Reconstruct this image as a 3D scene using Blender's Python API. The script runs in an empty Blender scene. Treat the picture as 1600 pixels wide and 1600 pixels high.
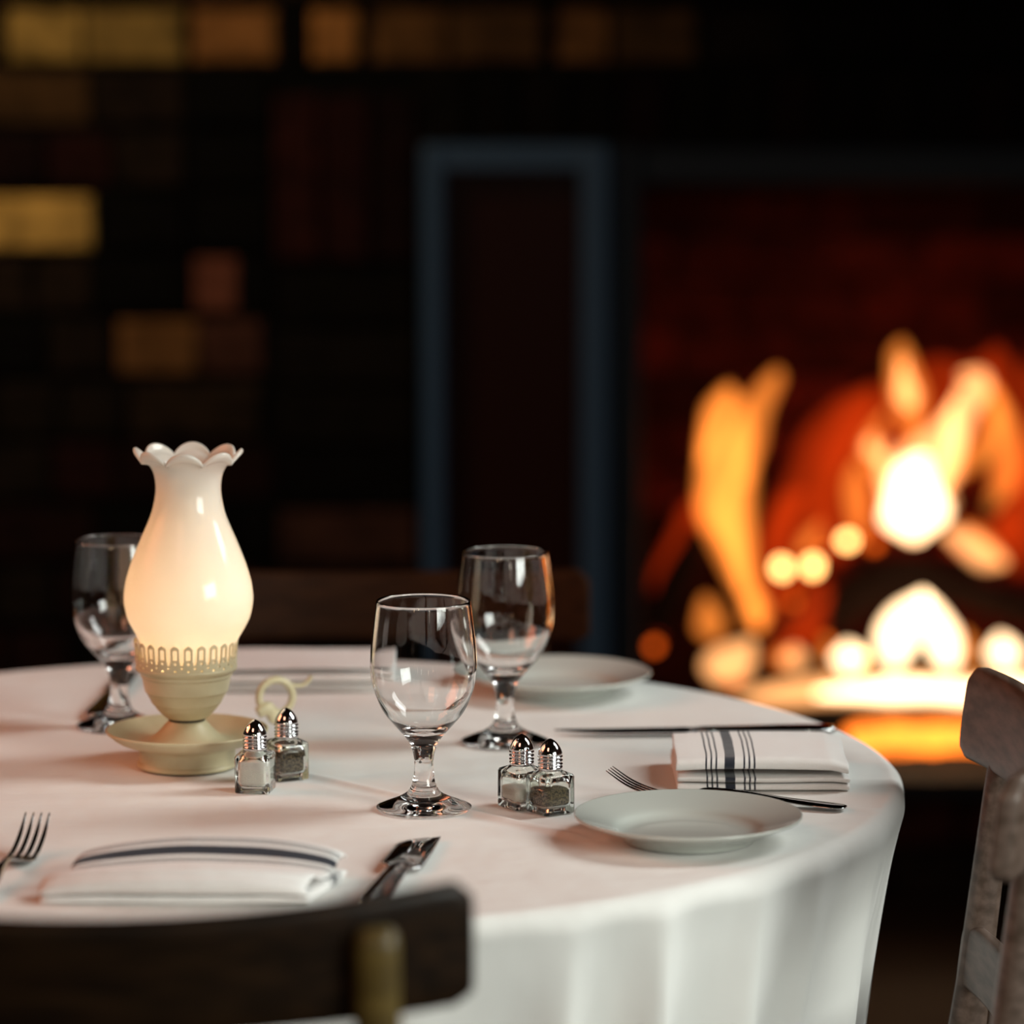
import bpy, bmesh, math, random
from mathutils import Vector, noise, Matrix
PI = math.pi
random.seed(7)
SC = bpy.context.scene
COL = SC.collection

# ------------------------------------------------------------------ camera
PITCH, FPX, CAMZ = 0.1335, 5667.0, 1.35
cd = bpy.data.cameras.new('camera'); cam = bpy.data.objects.new('camera', cd); COL.objects.link(cam)
cam.location = (0, 0, CAMZ); cam.rotation_euler = (PI/2 - PITCH, 0, 0)
cd.sensor_width = 36; cd.lens = FPX/1600*36; cd.clip_end = 60
cd.dof.use_dof = True; cd.dof.focus_distance = 2.81; cd.dof.aperture_fstop = 2.85
SC.camera = cam

def ray(px, py):
    x = (px-800)/FPX; y = (800-py)/FPX
    return Vector((x, math.cos(PITCH)+y*math.sin(PITCH), -math.sin(PITCH)+y*math.cos(PITCH)))
def at(px, py, z=0.75):                 # point of the horizontal plane z seen at a pixel
    d = ray(px, py); return Vector((0, 0, CAMZ)) + d*((z-CAMZ)/d.z)
def atd(px, py, Y):                     # point of the upright plane y=Y seen at a pixel
    d = ray(px, py); return Vector((0, 0, CAMZ)) + d*(Y/d.y)

# ------------------------------------------------------------------ world, exposure, lights
w = bpy.data.worlds.new('world'); SC.world = w; w.use_nodes = True
w.node_tree.nodes['Background'].inputs[0].default_value = (0.55, 0.62, 0.7, 1)
w.node_tree.nodes['Background'].inputs[1].default_value = 0.02
SC.view_settings.view_transform = 'Standard'; SC.view_settings.look = 'None'
SC.view_settings.exposure = 0.0; SC.view_settings.gamma = 1.0
SC.view_settings.use_curve_mapping = False

def area(name, loc, target, sx, sy, power, color, spread=PI):
    l = bpy.data.lights.new(name, 'AREA'); l.shape = 'RECTANGLE'; l.size = sx; l.size_y = sy
    l.energy = power; l.color = color; l.spread = spread
    o = bpy.data.objects.new(name, l); COL.objects.link(o); o.location = loc
    o.rotation_euler = (Vector(target)-Vector(loc)).to_track_quat('-Z', 'Y').to_euler()
    return o
area('window_daylight', (1.92, 3.15, 2.4), (-0.15, 2.85, 0.75), 0.7, 1.2, 15.5, (0.95, 1.0, 0.96), math.radians(110))
area('far_window_daylight', (1.92, 0.75, 1.55), (0.0, 2.4, 0.62), 1.2, 0.9, 19, (0.95, 1.0, 0.93), math.radians(100))
area('warm_fill_left', (-2.4, 2.9, 2.1), (-0.2, 2.9, 0.75), 1.3, 1.1, 11, (1.0, 0.29, 0.14), math.radians(130))  # broad unseen panel added as reddish fill from the left
area('wall_lamp_bulb_glow', (-2.1, 3.6, 1.75), (-0.2, 2.9, 0.75), 0.14, 0.14, 2.2, (1.0, 0.40, 0.24), math.radians(130))
area('warm_fill_above', (-1.0, 0.6, 2.9), (-0.3, 2.8, 0.75), 0.8, 0.8, 4, (1.0, 0.45, 0.28), math.radians(130))  # added overhead fill that warms the shadows, no fitting behind it
for (x, z_, wd, ht, p_, c_) in ((-1.9, 1.75, 0.07, 0.35, 4, (1.0, 0.62, 0.35)), (-0.9, 2.0, 0.05, 0.5, 4, (1.0, 0.80, 0.55)), (0.5, 1.9, 0.06, 0.45, 4, (0.9, 1.0, 0.9)), (1.3, 1.7, 0.05, 0.6, 4, (1.0, 0.9, 0.75))):
    area('added_sparkle_strip', (x, -2.12, z_), (x*0.6, 2.9, 0.9), wd, ht, p_, c_)  # narrow strips added behind the camera for sparkle in glass and chrome
pl = bpy.data.lights.new('brick_wall_fill_spot', 'SPOT'); pl.energy = 92; pl.color = (1.0, 0.72, 0.42)  # unseen spot added off frame to brighten the upper left bricks
pl.shadow_soft_size = 0.06; pl.spot_size = math.radians(105); pl.spot_blend = 1.0
po = bpy.data.objects.new('brick_wall_fill_spot', pl); COL.objects.link(po); po.location = (-1.35, 4.7, 2.3)
po.rotation_euler = (Vector((-0.95, 5.6, 1.2))-po.location).to_track_quat('-Z', 'Y').to_euler()

# ------------------------------------------------------------------ materials
def mat(name, col=(0.5, 0.5, 0.5), rough=0.5, metal=0.0, **k):
    m = bpy.data.materials.new(name); m.use_nodes = True
    b = m.node_tree.nodes['Principled BSDF']
    b.inputs['Base Color'].default_value = (*col, 1); b.inputs['Roughness'].default_value = rough
    b.inputs['Metallic'].default_value = metal
    for key, v in k.items():
        b.inputs[key.replace('_', ' ')].default_value = v
    return m
def nd(m, t, **k):
    n = m.node_tree.nodes.new(t)
    for a, v in k.items(): setattr(n, a, v)
    return n
def lk(m, a, b): m.node_tree.links.new(a, b)
def bump(m, scale, strength, dist=0.002, detail=4, stretch=None):
    tc = nd(m, 'ShaderNodeTexCoord'); nt = nd(m, 'ShaderNodeTexNoise'); bp = nd(m, 'ShaderNodeBump')
    nt.inputs['Scale'].default_value = scale; nt.inputs['Detail'].default_value = detail
    bp.inputs['Strength'].default_value = strength; bp.inputs['Distance'].default_value = dist
    src = tc.outputs['Object']
    if stretch:
        mp = nd(m, 'ShaderNodeMapping'); mp.inputs['Scale'].default_value = stretch
        lk(m, src, mp.inputs[0]); src = mp.outputs[0]
    lk(m, src, nt.inputs['Vector']); lk(m, nt.outputs[0], bp.inputs['Height'])
    lk(m, bp.outputs[0], m.node_tree.nodes['Principled BSDF'].inputs['Normal'])
    return nt
def mottled(m, c1, c2, scale, detail=5, stretch=None, lo=0.35, hi=0.65):
    tc = nd(m, 'ShaderNodeTexCoord'); nt = nd(m, 'ShaderNodeTexNoise'); r = nd(m, 'ShaderNodeValToRGB')
    nt.inputs['Scale'].default_value = scale; nt.inputs['Detail'].default_value = detail
    r.color_ramp.elements[0].position = lo; r.color_ramp.elements[1].position = hi
    r.color_ramp.elements[0].color = (*c1, 1); r.color_ramp.elements[1].color = (*c2, 1)
    src = tc.outputs['Object']
    if stretch:
        mp = nd(m, 'ShaderNodeMapping'); mp.inputs['Scale'].default_value = stretch
        lk(m, src, mp.inputs[0]); src = mp.outputs[0]
    lk(m, src, nt.inputs['Vector']); lk(m, nt.outputs[0], r.inputs[0])
    lk(m, r.outputs[0], m.node_tree.nodes['Principled BSDF'].inputs['Base Color'])
def emis(name, col, s, see_through=False):
    m = bpy.data.materials.new(name); m.use_nodes = True; nt = m.node_tree; nt.nodes.clear()
    o = nt.nodes.new('ShaderNodeOutputMaterial'); e = nt.nodes.new('ShaderNodeEmission')
    e.inputs[0].default_value = (*col, 1); e.inputs[1].default_value = s
    if see_through:
        t = nt.nodes.new('ShaderNodeBsdfTransparent'); a = nt.nodes.new('ShaderNodeAddShader')
        lw = nt.nodes.new('ShaderNodeLayerWeight'); lw.inputs[0].default_value = 0.35
        mm = nt.nodes.new('ShaderNodeMath'); mm.operation = 'MULTIPLY_ADD'
        mm.inputs[1].default_value = -s; mm.inputs[2].default_value = s
        nt.links.new(lw.outputs['Facing'], mm.inputs[0]); nt.links.new(mm.outputs[0], e.inputs[1])
        nt.links.new(t.outputs[0], a.inputs[0]); nt.links.new(e.outputs[0], a.inputs[1])
        nt.links.new(a.outputs[0], o.inputs[0])
    else:
        nt.links.new(e.outputs[0], o.inputs[0])
    return m

M = {}
M['cloth'] = mat('white_cotton_cloth', (0.775, 0.765, 0.735), 0.85, Sheen_Weight=0.15)
bump(M['cloth'], 9, 0.7, 0.010, 3, (1, 1.3, 0.5))
M['glass'] = mat('clear_glass', (1, 1, 1), 0.0, Transmission_Weight=1.0, IOR=1.5)
M['shaker_glass'] = mat('thick_clear_glass', (0.98, 1.0, 0.97), 0.0, Transmission_Weight=1.0, IOR=1.5)
M['chrome'] = mat('chrome', (0.75, 0.76, 0.78), 0.07, 1.0)
M['steel'] = mat('cutlery_steel', (0.46, 0.46, 0.47), 0.07, 1.0)
M['china'] = mat('white_china', (0.52, 0.54, 0.50), 0.18, Coat_Weight=0.5, Coat_Roughness=0.05)
M['cream'] = mat('cream_enamel', (0.68, 0.61, 0.42), 0.38)
mottled(M['cream'], (0.57, 0.50, 0.31), (0.64, 0.57, 0.37), 40)
bump(M['cream'], 180, 0.12, 0.001)
M['black_gap'] = mat('gap_and_hole_black', (0.02, 0.02, 0.02), 0.6)  # plain black for the dark neck gap and the pour holes
M['salt'] = mat('white_salt', (0.80, 0.79, 0.74), 0.9); bump(M['salt'], 1500, 0.4, 0.001)
M['pepper'] = mat('ground_pepper', (0.12, 0.10, 0.07), 0.9)
mottled(M['pepper'], (0.02, 0.016, 0.010), (0.22, 0.17, 0.10), 750, 3, None, 0.42, 0.62)
M['candle'] = mat('wax', (0.8, 0.75, 0.6), 0.6)
M['bulb'] = emis('bulb_glow', (1.0, 0.62, 0.28), 12)

# milk glass of the lamp chimney
m = bpy.data.materials.new('milk_glass'); m.use_nodes = True; nt = m.node_tree
b = nt.nodes['Principled BSDF']; out = nt.nodes['Material Output']
b.inputs['Base Color'].default_value = (0.86, 0.83, 0.78, 1); b.inputs['Roughness'].default_value = 0.08
tr = nt.nodes.new('ShaderNodeBsdfTranslucent'); tr.inputs[0].default_value = (0.95, 0.90, 0.80, 1)
mx = nt.nodes.new('ShaderNodeMixShader'); mx.inputs[0].default_value = 0.42
nt.links.new(b.outputs[0], mx.inputs[1]); nt.links.new(tr.outputs[0], mx.inputs[2]); nt.links.new(mx.outputs[0], out.inputs[0])
M['milk'] = m

def wood(name, c1, c2, rough=0.35):
    m = mat(name, c1, rough); mottled(m, c1, c2, 14, 6, (1, 9, 9)); return m
M['dark_wood'] = wood('dark_stained_wood', (0.006, 0.003, 0.0013), (0.019, 0.009, 0.0035), 0.4)
M['dark_wood'].node_tree.nodes['Principled BSDF'].inputs['Specular IOR Level'].default_value = 0.22
M['post_wood'] = wood('honey_stained_wood', (0.06, 0.038, 0.009), (0.12, 0.08, 0.02), 0.4)
M['worn_wood'] = wood('worn_brown_wood', (0.07, 0.045, 0.032), (0.14, 0.095, 0.075), 0.42)
M['floor'] = wood('dark_floor_boards', (0.005, 0.003, 0.002), (0.012, 0.006, 0.004), 0.6)
M['floor'].node_tree.nodes['Principled BSDF'].inputs['Specular IOR Level'].default_value = 0.05
M['iron'] = mat('black_iron', (0.004, 0.004, 0.005), 0.6, 0.0, Specular_IOR_Level=0.1)
M['far_wood'] = wood('reddish_dark_wood', (0.018, 0.006, 0.002), (0.034, 0.012, 0.004), 0.6)
M['far_wood'].node_tree.nodes['Principled BSDF'].inputs['Specular IOR Level'].default_value = 0.08
M['blue_metal'] = mat('blue_grey_painted_metal', (0.016, 0.036, 0.068), 0.5, 0.0, Specular_IOR_Level=0.15)
M['dark_blue_metal'] = mat('dark_blue_black_metal', (0.0025, 0.004, 0.007), 0.5, 0.0, Specular_IOR_Level=0.1)
M['door_glass'] = mat('door_glass_with_reflection', (0.010, 0.0025, 0.0015), 0.3, Specular_IOR_Level=0.05)  # reddish reflection in the pane is put into the base colour
M['log'] = mat('charred_log', (0.009, 0.005, 0.004), 0.95, Specular_IOR_Level=0.1); bump(M['log'], 30, 1.0, 0.02)
M['plaster'] = mat('dark_brown_plaster', (0.06, 0.045, 0.035), 0.9)
M['flame_orange'] = emis('orange_flame', (1.0, 0.26, 0.035), 0.46, True)
M['flame_red'] = emis('deep_red_flame', (1.0, 0.06, 0.004), 0.16, True)
M['flame_yellow'] = emis('yellow_flame', (1.0, 0.42, 0.14), 0.95, True)
M['flame_white'] = emis('white_hot_flame', (1.0, 0.66, 0.36), 2.4, True)
M['ember'] = emis('glowing_ember', (1.0, 0.13, 0.01), 1.6)
M['ember_hot'] = emis('white_hot_ember', (1.0, 0.50, 0.15), 8)

# ------------------------------------------------------------------ mesh helpers
def mesh_obj(name, V, F, m, parent=None, smooth=True, loc=None):
    me = bpy.data.meshes.new(name); me.from_pydata([tuple(v) for v in V], [], F); me.update()
    if smooth:
        for p in me.polygons: p.use_smooth = True
    if m: me.materials.append(m)
    o = bpy.data.objects.new(name, me); COL.objects.link(o)
    if parent: o.parent = parent
    if loc is not None: o.location = loc
    return o
def bm_obj(name, bm, m, parent=None, smooth=True, loc=None):
    bmesh.ops.recalc_face_normals(bm, faces=bm.faces)
    me = bpy.data.meshes.new(name); bm.to_mesh(me); bm.free()
    for p in me.polygons: p.use_smooth = smooth
    if m: me.materials.append(m)
    o = bpy.data.objects.new(name, me); COL.objects.link(o)
    if parent: o.parent = parent
    if loc is not None: o.location = loc
    return o
def thing(name, label, cat, loc=(0, 0, 0), rz=0, group=None):
    o = bpy.data.objects.new(name, None); COL.objects.link(o); o.empty_display_size = 0.05
    o.location = loc; o.rotation_euler = (0, 0, rz); o['label'] = label; o['category'] = cat
    if group: o['group'] = group
    return o
def tag(o, label, cat, group=None):
    o['label'] = label; o['category'] = cat
    if group: o['group'] = group
    return o
def struct(o): o['kind'] = 'structure'; return o
def smoothprof(pts, n=4):
    if n <= 1: return pts
    out = []
    P = [pts[0]]+list(pts)+[pts[-1]]
    for i in range(1, len(P)-2):
        p0, p1, p2, p3 = P[i-1:i+3]
        for k in range(n):
            t = k/n
            out.append(tuple(0.5*((2*p1[j])+(-p0[j]+p2[j])*t+(2*p0[j]-5*p1[j]+4*p2[j]-p3[j])*t*t+(-p0[j]+3*p1[j]-3*p2[j]+p3[j])*t**3) for j in range(len(p1))))
    out.append(tuple(pts[-1])); return out
def lathe(name, prof, m, parent=None, n=64, mod=None, loc=None, closed=False):
    V = []; F = []
    for (r, z) in prof:
        for k in range(n):
            a = 2*PI*k/n; rr, zz = (r, z) if not mod else mod(r, z, a)
            V.append((max(rr, 1e-5)*math.cos(a), max(rr, 1e-5)*math.sin(a), zz))
    L = len(prof)
    rng = range(L) if closed else range(L-1)
    for i in rng:
        j = (i+1) % L
        for k in range(n):
            k2 = (k+1) % n
            F.append((i*n+k, i*n+k2, j*n+k2, j*n+k))
    bm = bmesh.new()
    vs = [bm.verts.new(v) for v in V]
    for f in F:
        try: bm.faces.new([vs[i] for i in f])
        except ValueError: pass
    bmesh.ops.remove_doubles(bm, verts=bm.verts, dist=2e-5)
    bmesh.ops.dissolve_degenerate(bm, edges=bm.edges, dist=1e-6)
    return bm_obj(name, bm, m, parent, True, loc)
def tube(name, pts, rad, m, parent=None, n=16, flat=1.0, loc=None, wob=0.0, sub=5):
    """round or flattened tube through pts; pts may carry a radius each"""
    if len(pts[0]) == 3: pts = [(*p, rad) for p in pts]
    P = smoothprof([tuple(p) for p in pts], sub)
    V = []; F = []
    up0 = None
    for i, p in enumerate(P):
        a = Vector(P[max(0, i-1)][:3]); c = Vector(P[min(len(P)-1, i+1)][:3]); t = (c-a).normalized()
        if up0 is None:
            up0 = Vector((0, 0, 1)) if abs(t.z) < 0.9 else Vector((0, 1, 0))
        s = t.cross(up0).normalized(); u = s.cross(t).normalized(); up0 = u
        for k in range(n):
            ang = 2*PI*k/n
            q = Vector(p[:3]) + (s*math.cos(ang) + u*math.sin(ang)*flat)*max(p[3], 1e-5)
            if wob: q += noise.noise_vector(q*14)*wob*p[3]
            V.append(q)
    for i in range(len(P)-1):
        for k in range(n):
            k2 = (k+1) % n; F.append((i*n+k, i*n+k2, (i+1)*n+k2, (i+1)*n+k))
    F.append(tuple(reversed(range(n)))); F.append(tuple((len(P)-1)*n+k for k in range(n)))
    return mesh_obj(name, V, F, m, parent, True, loc)
def box(bm, x0, x1, y0, y1, z0, z1):
    vs = [bm.verts.new(v) for v in ((x0,y0,z0),(x1,y0,z0),(x1,y1,z0),(x0,y1,z0),(x0,y0,z1),(x1,y0,z1),(x1,y1,z1),(x0,y1,z1))]
    fs = [bm.faces.new([vs[i] for i in f]) for f in ((0,3,2,1),(4,5,6,7),(0,1,5,4),(1,2,6,5),(2,3,7,6),(3,0,4,7))]
    return vs, fs
def boxo(name, b, m, parent=None, bev=0.0, seg=2):
    bm = bmesh.new(); box(bm, *b)
    if bev: bmesh.ops.bevel(bm, geom=list(bm.edges), offset=bev, segments=seg, profile=0.5, affect='EDGES')
    return bm_obj(name, bm, m, parent, False)

# ------------------------------------------------------------------ room shell
WY = 5.6; X0, X1, YB, HC = -3.2, 2.0, -2.2, 3.3
struct(boxo('floor', (X0, X1, YB, WY+0.9, -0.1, 0.0), M['floor']))
struct(boxo('ceiling', (X0, X1, YB, WY+0.9, HC, HC+0.1), M['plaster']))
struct(boxo('wall_left', (X0-0.1, X0, YB, WY+0.9, 0, HC), M['plaster']))
struct(boxo('wall_front', (X0, X1, YB-0.1, YB, 0, HC), M['plaster']))
bm = bmesh.new()                                        # right wall with two window openings
W1, W2 = (2.75, 3.55, 1.75, 3.05), (0.0, 1.5, 1.0, 2.1)
for q in ((YB, W2[0], 0, HC), (W2[0], W2[1], 0, W2[2]), (W2[0], W2[1], W2[3], HC), (W2[1], W1[0], 0, HC), (W1[0], W1[1], 0, W1[2]), (W1[0], W1[1], W1[3], HC), (W1[1], WY+0.9, 0, HC)):
    box(bm, X1, X1+0.1, *q)
struct(bm_obj('wall_right', bm, M['plaster'], None, False))
for i, W in enumerate((W1, W2)):
    bm = bmesh.new(); a, c, z0, z1 = W; t = 0.04
    for q in ((a, c, z0, z0+t), (a, c, z1-t, z1), (a, a+t, z0, z1), (c-t, c, z0, z1), (a, c, (z0+z1)/2-0.012, (z0+z1)/2+0.012), ((a+c)/2-0.012, (a+c)/2+0.012, z0, z1)):
        box(bm, X1+0.02, X1+0.07, *q)
    struct(bm_obj('window_%d' % (i+1), bm, M['iron'], None, False))

# ------------------------------------------------------------------ brick wall with painted courses
K = WY/FPX
def wx(px): return (px-800)*K*1.0
FBX0, FBX1, FBZ0, FBZ1 = atd(668, 700, WY).x, 1.65, 0.20, atd(800, 240, WY).z
m = bpy.data.materials.new('old_bricks'); m.use_nodes = True; b = m.node_tree.nodes['Principled BSDF']; b.inputs['Roughness'].default_value = 0.85; b.inputs['Specular IOR Level'].default_value = 0.05
ca = nd(m, 'ShaderNodeVertexColor'); ca.layer_name = 'brick'
nz = nd(m, 'ShaderNodeTexNoise'); nz.inputs['Scale'].default_value = 22; nz.inputs['Detail'].default_value = 5
tc = nd(m, 'ShaderNodeTexCoord'); lk(m, tc.outputs['Object'], nz.inputs['Vector'])
rp = nd(m, 'ShaderNodeMapRange'); rp.inputs['From Min'].default_value = 0.3; rp.inputs['From Max'].default_value = 0.7
rp.inputs['To Min'].default_value = 0.45; rp.inputs['To Max'].default_value = 1.35; lk(m, nz.outputs[0], rp.inputs[0])
vm = nd(m, 'ShaderNodeVectorMath', operation='SCALE'); lk(m, ca.outputs[0], vm.inputs[0]); lk(m, rp.outputs[0], vm.inputs['Scale'])
lk(m, vm.outputs[0], b.inputs['Base Color'])
bp = nd(m, 'ShaderNodeBump'); bp.inputs['Strength'].default_value = 0.6; bp.inputs['Distance'].default_value = 0.01
lk(m, nz.outputs[0], bp.inputs['Height']); lk(m, bp.outputs[0], b.inputs['Normal'])
M['brick'] = m
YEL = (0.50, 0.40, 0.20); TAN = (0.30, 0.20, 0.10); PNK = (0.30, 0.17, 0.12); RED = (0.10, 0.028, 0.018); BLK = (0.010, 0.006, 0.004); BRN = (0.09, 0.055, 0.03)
def sc(c, s): return tuple(v*s for v in c)
def brick_mesh(name, bricks, back, parent=None):
    """bricks: (x0,x1,z0,z1,colour) on the plane y=WY, facing the camera; one mesh"""
    bm = bmesh.new(); cl = bm.loops.layers.color.new('brick')
    def paint(fs, c):
        for f in fs:
            for l in f.loops: l[cl] = (*c, 1)
    for (x0, x1, y0, y1, z0, z1) in back:
        _, fs = box(bm, x0, x1, y0, y1, z0, z1); paint(fs, (0.008, 0.007, 0.0045))
    for (x0, x1, y0, z0, z1, c) in bricks:
        j = random.uniform(-0.003, 0.004)
        vs, fs = box(bm, x0, x1, y0-0.012+j, y0+0.02, z0, z1)
        paint(fs, c)
        r = bmesh.ops.bevel(bm, geom=[e for e in fs[2].edges], offset=0.005, segments=1, affect='EDGES')
        paint(r['faces'], c)
    o = bm_obj(name, bm, M['brick'], parent, False); return o
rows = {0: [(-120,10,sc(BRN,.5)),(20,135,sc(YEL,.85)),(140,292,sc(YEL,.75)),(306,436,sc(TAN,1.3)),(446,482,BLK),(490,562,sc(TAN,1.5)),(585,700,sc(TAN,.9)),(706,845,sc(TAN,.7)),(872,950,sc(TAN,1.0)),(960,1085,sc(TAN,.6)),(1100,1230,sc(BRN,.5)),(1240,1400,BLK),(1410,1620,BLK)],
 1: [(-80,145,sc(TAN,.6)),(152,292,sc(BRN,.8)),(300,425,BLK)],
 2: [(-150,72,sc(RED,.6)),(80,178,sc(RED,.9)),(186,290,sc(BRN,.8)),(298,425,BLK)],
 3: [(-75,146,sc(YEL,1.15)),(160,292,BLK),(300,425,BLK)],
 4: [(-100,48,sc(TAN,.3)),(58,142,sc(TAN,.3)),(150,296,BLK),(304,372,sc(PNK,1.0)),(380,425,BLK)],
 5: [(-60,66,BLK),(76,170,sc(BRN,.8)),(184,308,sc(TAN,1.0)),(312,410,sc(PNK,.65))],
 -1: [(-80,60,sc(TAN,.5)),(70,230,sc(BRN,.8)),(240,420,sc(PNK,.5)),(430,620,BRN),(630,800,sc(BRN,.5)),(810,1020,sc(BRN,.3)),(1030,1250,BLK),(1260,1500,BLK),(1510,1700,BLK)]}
br = []
RH = 97.0
def zz(py): return atd(800, py, WY).z
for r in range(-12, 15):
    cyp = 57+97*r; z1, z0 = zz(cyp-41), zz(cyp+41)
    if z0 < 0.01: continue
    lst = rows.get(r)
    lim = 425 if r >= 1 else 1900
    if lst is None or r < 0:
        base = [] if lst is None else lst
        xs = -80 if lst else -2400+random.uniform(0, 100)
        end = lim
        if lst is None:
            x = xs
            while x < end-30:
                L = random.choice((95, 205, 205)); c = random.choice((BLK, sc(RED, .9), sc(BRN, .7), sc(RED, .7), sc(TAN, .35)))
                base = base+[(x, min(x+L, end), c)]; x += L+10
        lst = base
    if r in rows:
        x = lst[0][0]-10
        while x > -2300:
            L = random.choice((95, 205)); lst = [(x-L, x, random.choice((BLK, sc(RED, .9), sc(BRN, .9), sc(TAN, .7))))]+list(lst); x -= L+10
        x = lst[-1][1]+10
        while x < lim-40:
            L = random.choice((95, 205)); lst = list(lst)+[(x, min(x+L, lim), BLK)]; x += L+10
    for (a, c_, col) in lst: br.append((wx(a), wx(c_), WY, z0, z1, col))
# soldier bricks and the stacked pilaster beside the fireplace
for (a, c_, col) in ((430, 500, sc(RED, 1.2)), (508, 578, sc(RED, 1.0)), (586, 650, sc(RED, .6))):
    br.append((wx(a), wx(c_), WY, zz(408), zz(150), col))
for i in range(11):
    y = 425+93*i
    if zz(y+82) < 0.01: break
    col = (sc(BRN,.25), sc(BRN,.5), sc(BRN,.4), BLK, sc(PNK,.55), sc(RED,.6), BLK, BLK, BLK, BLK, BLK)[i]
    br.append((wx(434), wx(650), WY, zz(y+82), zz(y), col))
for i in range(15):                                   # soldier course over the firebox
    a = 660+78*i; br.append((wx(a), wx(a+68), WY, FBZ1+0.01, zz(112), random.choice((BLK, sc(RED, .35), sc(BRN, .25)))))
# firebox opening FBX0..FBX1 is left free
back = [(X0, FBX0-0.005, WY, WY+0.1, 0, HC), (FBX0-0.005, X1, WY, WY+0.1, FBZ1+0.005, HC), (FBX1, X1, WY, WY+0.1, 0, FBZ1+0.005), (FBX0-0.005, FBX1, WY, WY+0.1, 0, FBZ0-0.005)]
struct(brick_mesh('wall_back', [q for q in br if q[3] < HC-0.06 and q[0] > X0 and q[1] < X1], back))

# ------------------------------------------------------------------ fireplace
fp = thing('fireplace', 'dark fireplace with blue grey metal door frame set in the brick wall', 'fireplace', (0, 0, 0))
OX = atd(1000, 800, WY).x                              # left side of the open fire
bm = bmesh.new(); cl = bm.loops.layers.color.new('brick')
D0, D1 = WY+0.02, WY+0.62
def fb(b_, c):
    _, fs = box(bm, *b_)
    for f in fs:
        for l in f.loops: l[cl] = (*c, 1)
fb((OX-0.06, FBX1+0.05, D1, D1+0.06, FBZ0-0.05, FBZ1+0.1), (0.2, 0.075, 0.05))
z = FBZ0; i = 0
while z < FBZ1:
    x = OX-0.02-(0.1 if i % 2 else 0)
    while x < FBX1:
        s = random.uniform(0.5, 1.2); fb((max(x, OX-0.02), min(x+0.2, FBX1), D1-0.012, D1+0.01, z, z+0.07), (0.30*s, 0.09*s, 0.055*s)); x += 0.21
    z += 0.08; i += 1
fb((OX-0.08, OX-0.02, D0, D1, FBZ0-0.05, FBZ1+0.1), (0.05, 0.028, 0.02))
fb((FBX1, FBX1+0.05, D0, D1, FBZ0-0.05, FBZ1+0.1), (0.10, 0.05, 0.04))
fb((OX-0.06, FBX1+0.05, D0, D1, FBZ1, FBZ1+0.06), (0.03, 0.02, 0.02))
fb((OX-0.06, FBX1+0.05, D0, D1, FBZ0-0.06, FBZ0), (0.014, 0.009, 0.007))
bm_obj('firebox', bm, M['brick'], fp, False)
def bar(name, x0, x1, z0, z1, mt, y0=WY-0.04, y1=WY+0.02, bev=0.008):
    return boxo(name, (x0, x1, y0, y1, z0, z1), mt, fp, bev)
xl0, xl1 = atd(660, 500, WY).x, atd(694, 500, WY).x; xr0, xr1 = atd(906, 500, WY).x, atd(952, 500, WY).x
zt1, zt0 = zz(224), zz(262)
df = bar('door_frame', xl0, xl1, 0.2, zt1, M['blue_metal'])
bm = bmesh.new()
box(bm, xl1-0.001, xr0+0.03, WY-0.038, WY+0.02, zt0, zt1)
bm_obj('door_rail', bm, M['blue_metal'], fp, False)
bar('door_frame', xr0, xr1, 0.2, zt1, M['blue_metal'], WY-0.045)
bar('surround_post', xr1+0.002, OX, 0.2, zt1, M['dark_blue_metal'], WY-0.03)
bar('surround_rail', xr1+0.002, FBX1, zz(290), zt1-0.004, M['dark_blue_metal'], WY-0.02)
bar('surround_post', FBX1-0.05, FBX1, 0.2, zt1, M['dark_blue_metal'], WY-0.03)
boxo('door_glass', (xl1, xr0, WY-0.005, WY+0.004, 0.2, zt0), M['door_glass'], fp)
bm = bmesh.new()
for i in range(9):
    z0_ = 0.24+i*0.1
    box(bm, xl1+0.0, xl1+0.105, WY+0.03, WY+0.09, z0_, z0_+0.09)
# hearth slab and its brick front
hb = []
for r in range(2):
    x = -0.25-(0.1 if r else 0)
    while x < 1.7:
        hb.append((x, x+0.2, WY-0.10, 0.005+r*0.085, 0.08+r*0.085, random.choice((sc(RED, 1.2), BLK, sc(RED, .8), sc(BRN, .8)))))
        x += 0.21
bm.free()
h = brick_mesh('hearth', hb, [(-0.4, 1.8, WY-0.10, WY-0.002, 0.0, 0.17)])
tag(h, 'low dark brick hearth projecting in front of the fire', 'hearth')
s = boxo('hearth_slab', (-0.42, 1.82, WY-0.12, WY-0.001, 0.17, 0.2), M['iron'], h, 0.004)

FD = WY+0.25
def P3(px, py, D=FD): p = atd(px, py, D); return p
fire = thing('fire', 'bright orange and white log fire burning in the fireplace', 'fire', P3(1400, 1060))
fire_loc = fire.location.copy()
def flame(pts, mk, D=FD, flat=0.7, wob=0.35):
    q = []
    for (x, y, r) in pts:
        p = P3(x, y, D)-fire_loc; q.append((p.x, p.y, p.z, 1.12*r*D/FPX))
    return tube('flame', q, 0, M[mk], fire, n=14, flat=flat, wob=wob)
flame([(1188,985,8),(1174,930,20),(1152,870,26),(1138,800,40),(1140,720,44),(1136,660,38),(1138,625,26),(1142,606,4)], 'flame_orange', FD-0.03)
flame([(1160,760,8),(1168,700,26),(1180,650,24),(1196,615,18),(1210,590,13),(1214,576,3)], 'flame_orange', FD-0.02)
flame([(1110,830,3),(1100,790,12),(1104,740,16),(1112,690,10),(1120,660,2)], 'flame_orange', FD-0.01)
flame([(1160,930,3),(1150,860,12),(1135,820,18),(1140,780,12),(1150,740,2)], 'flame_orange', FD-0.05)
flame([(1545,800,6),(1570,740,22),(1575,690,20),(1560,640,14),(1550,600,3)], 'flame_orange', FD+0.05)
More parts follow.
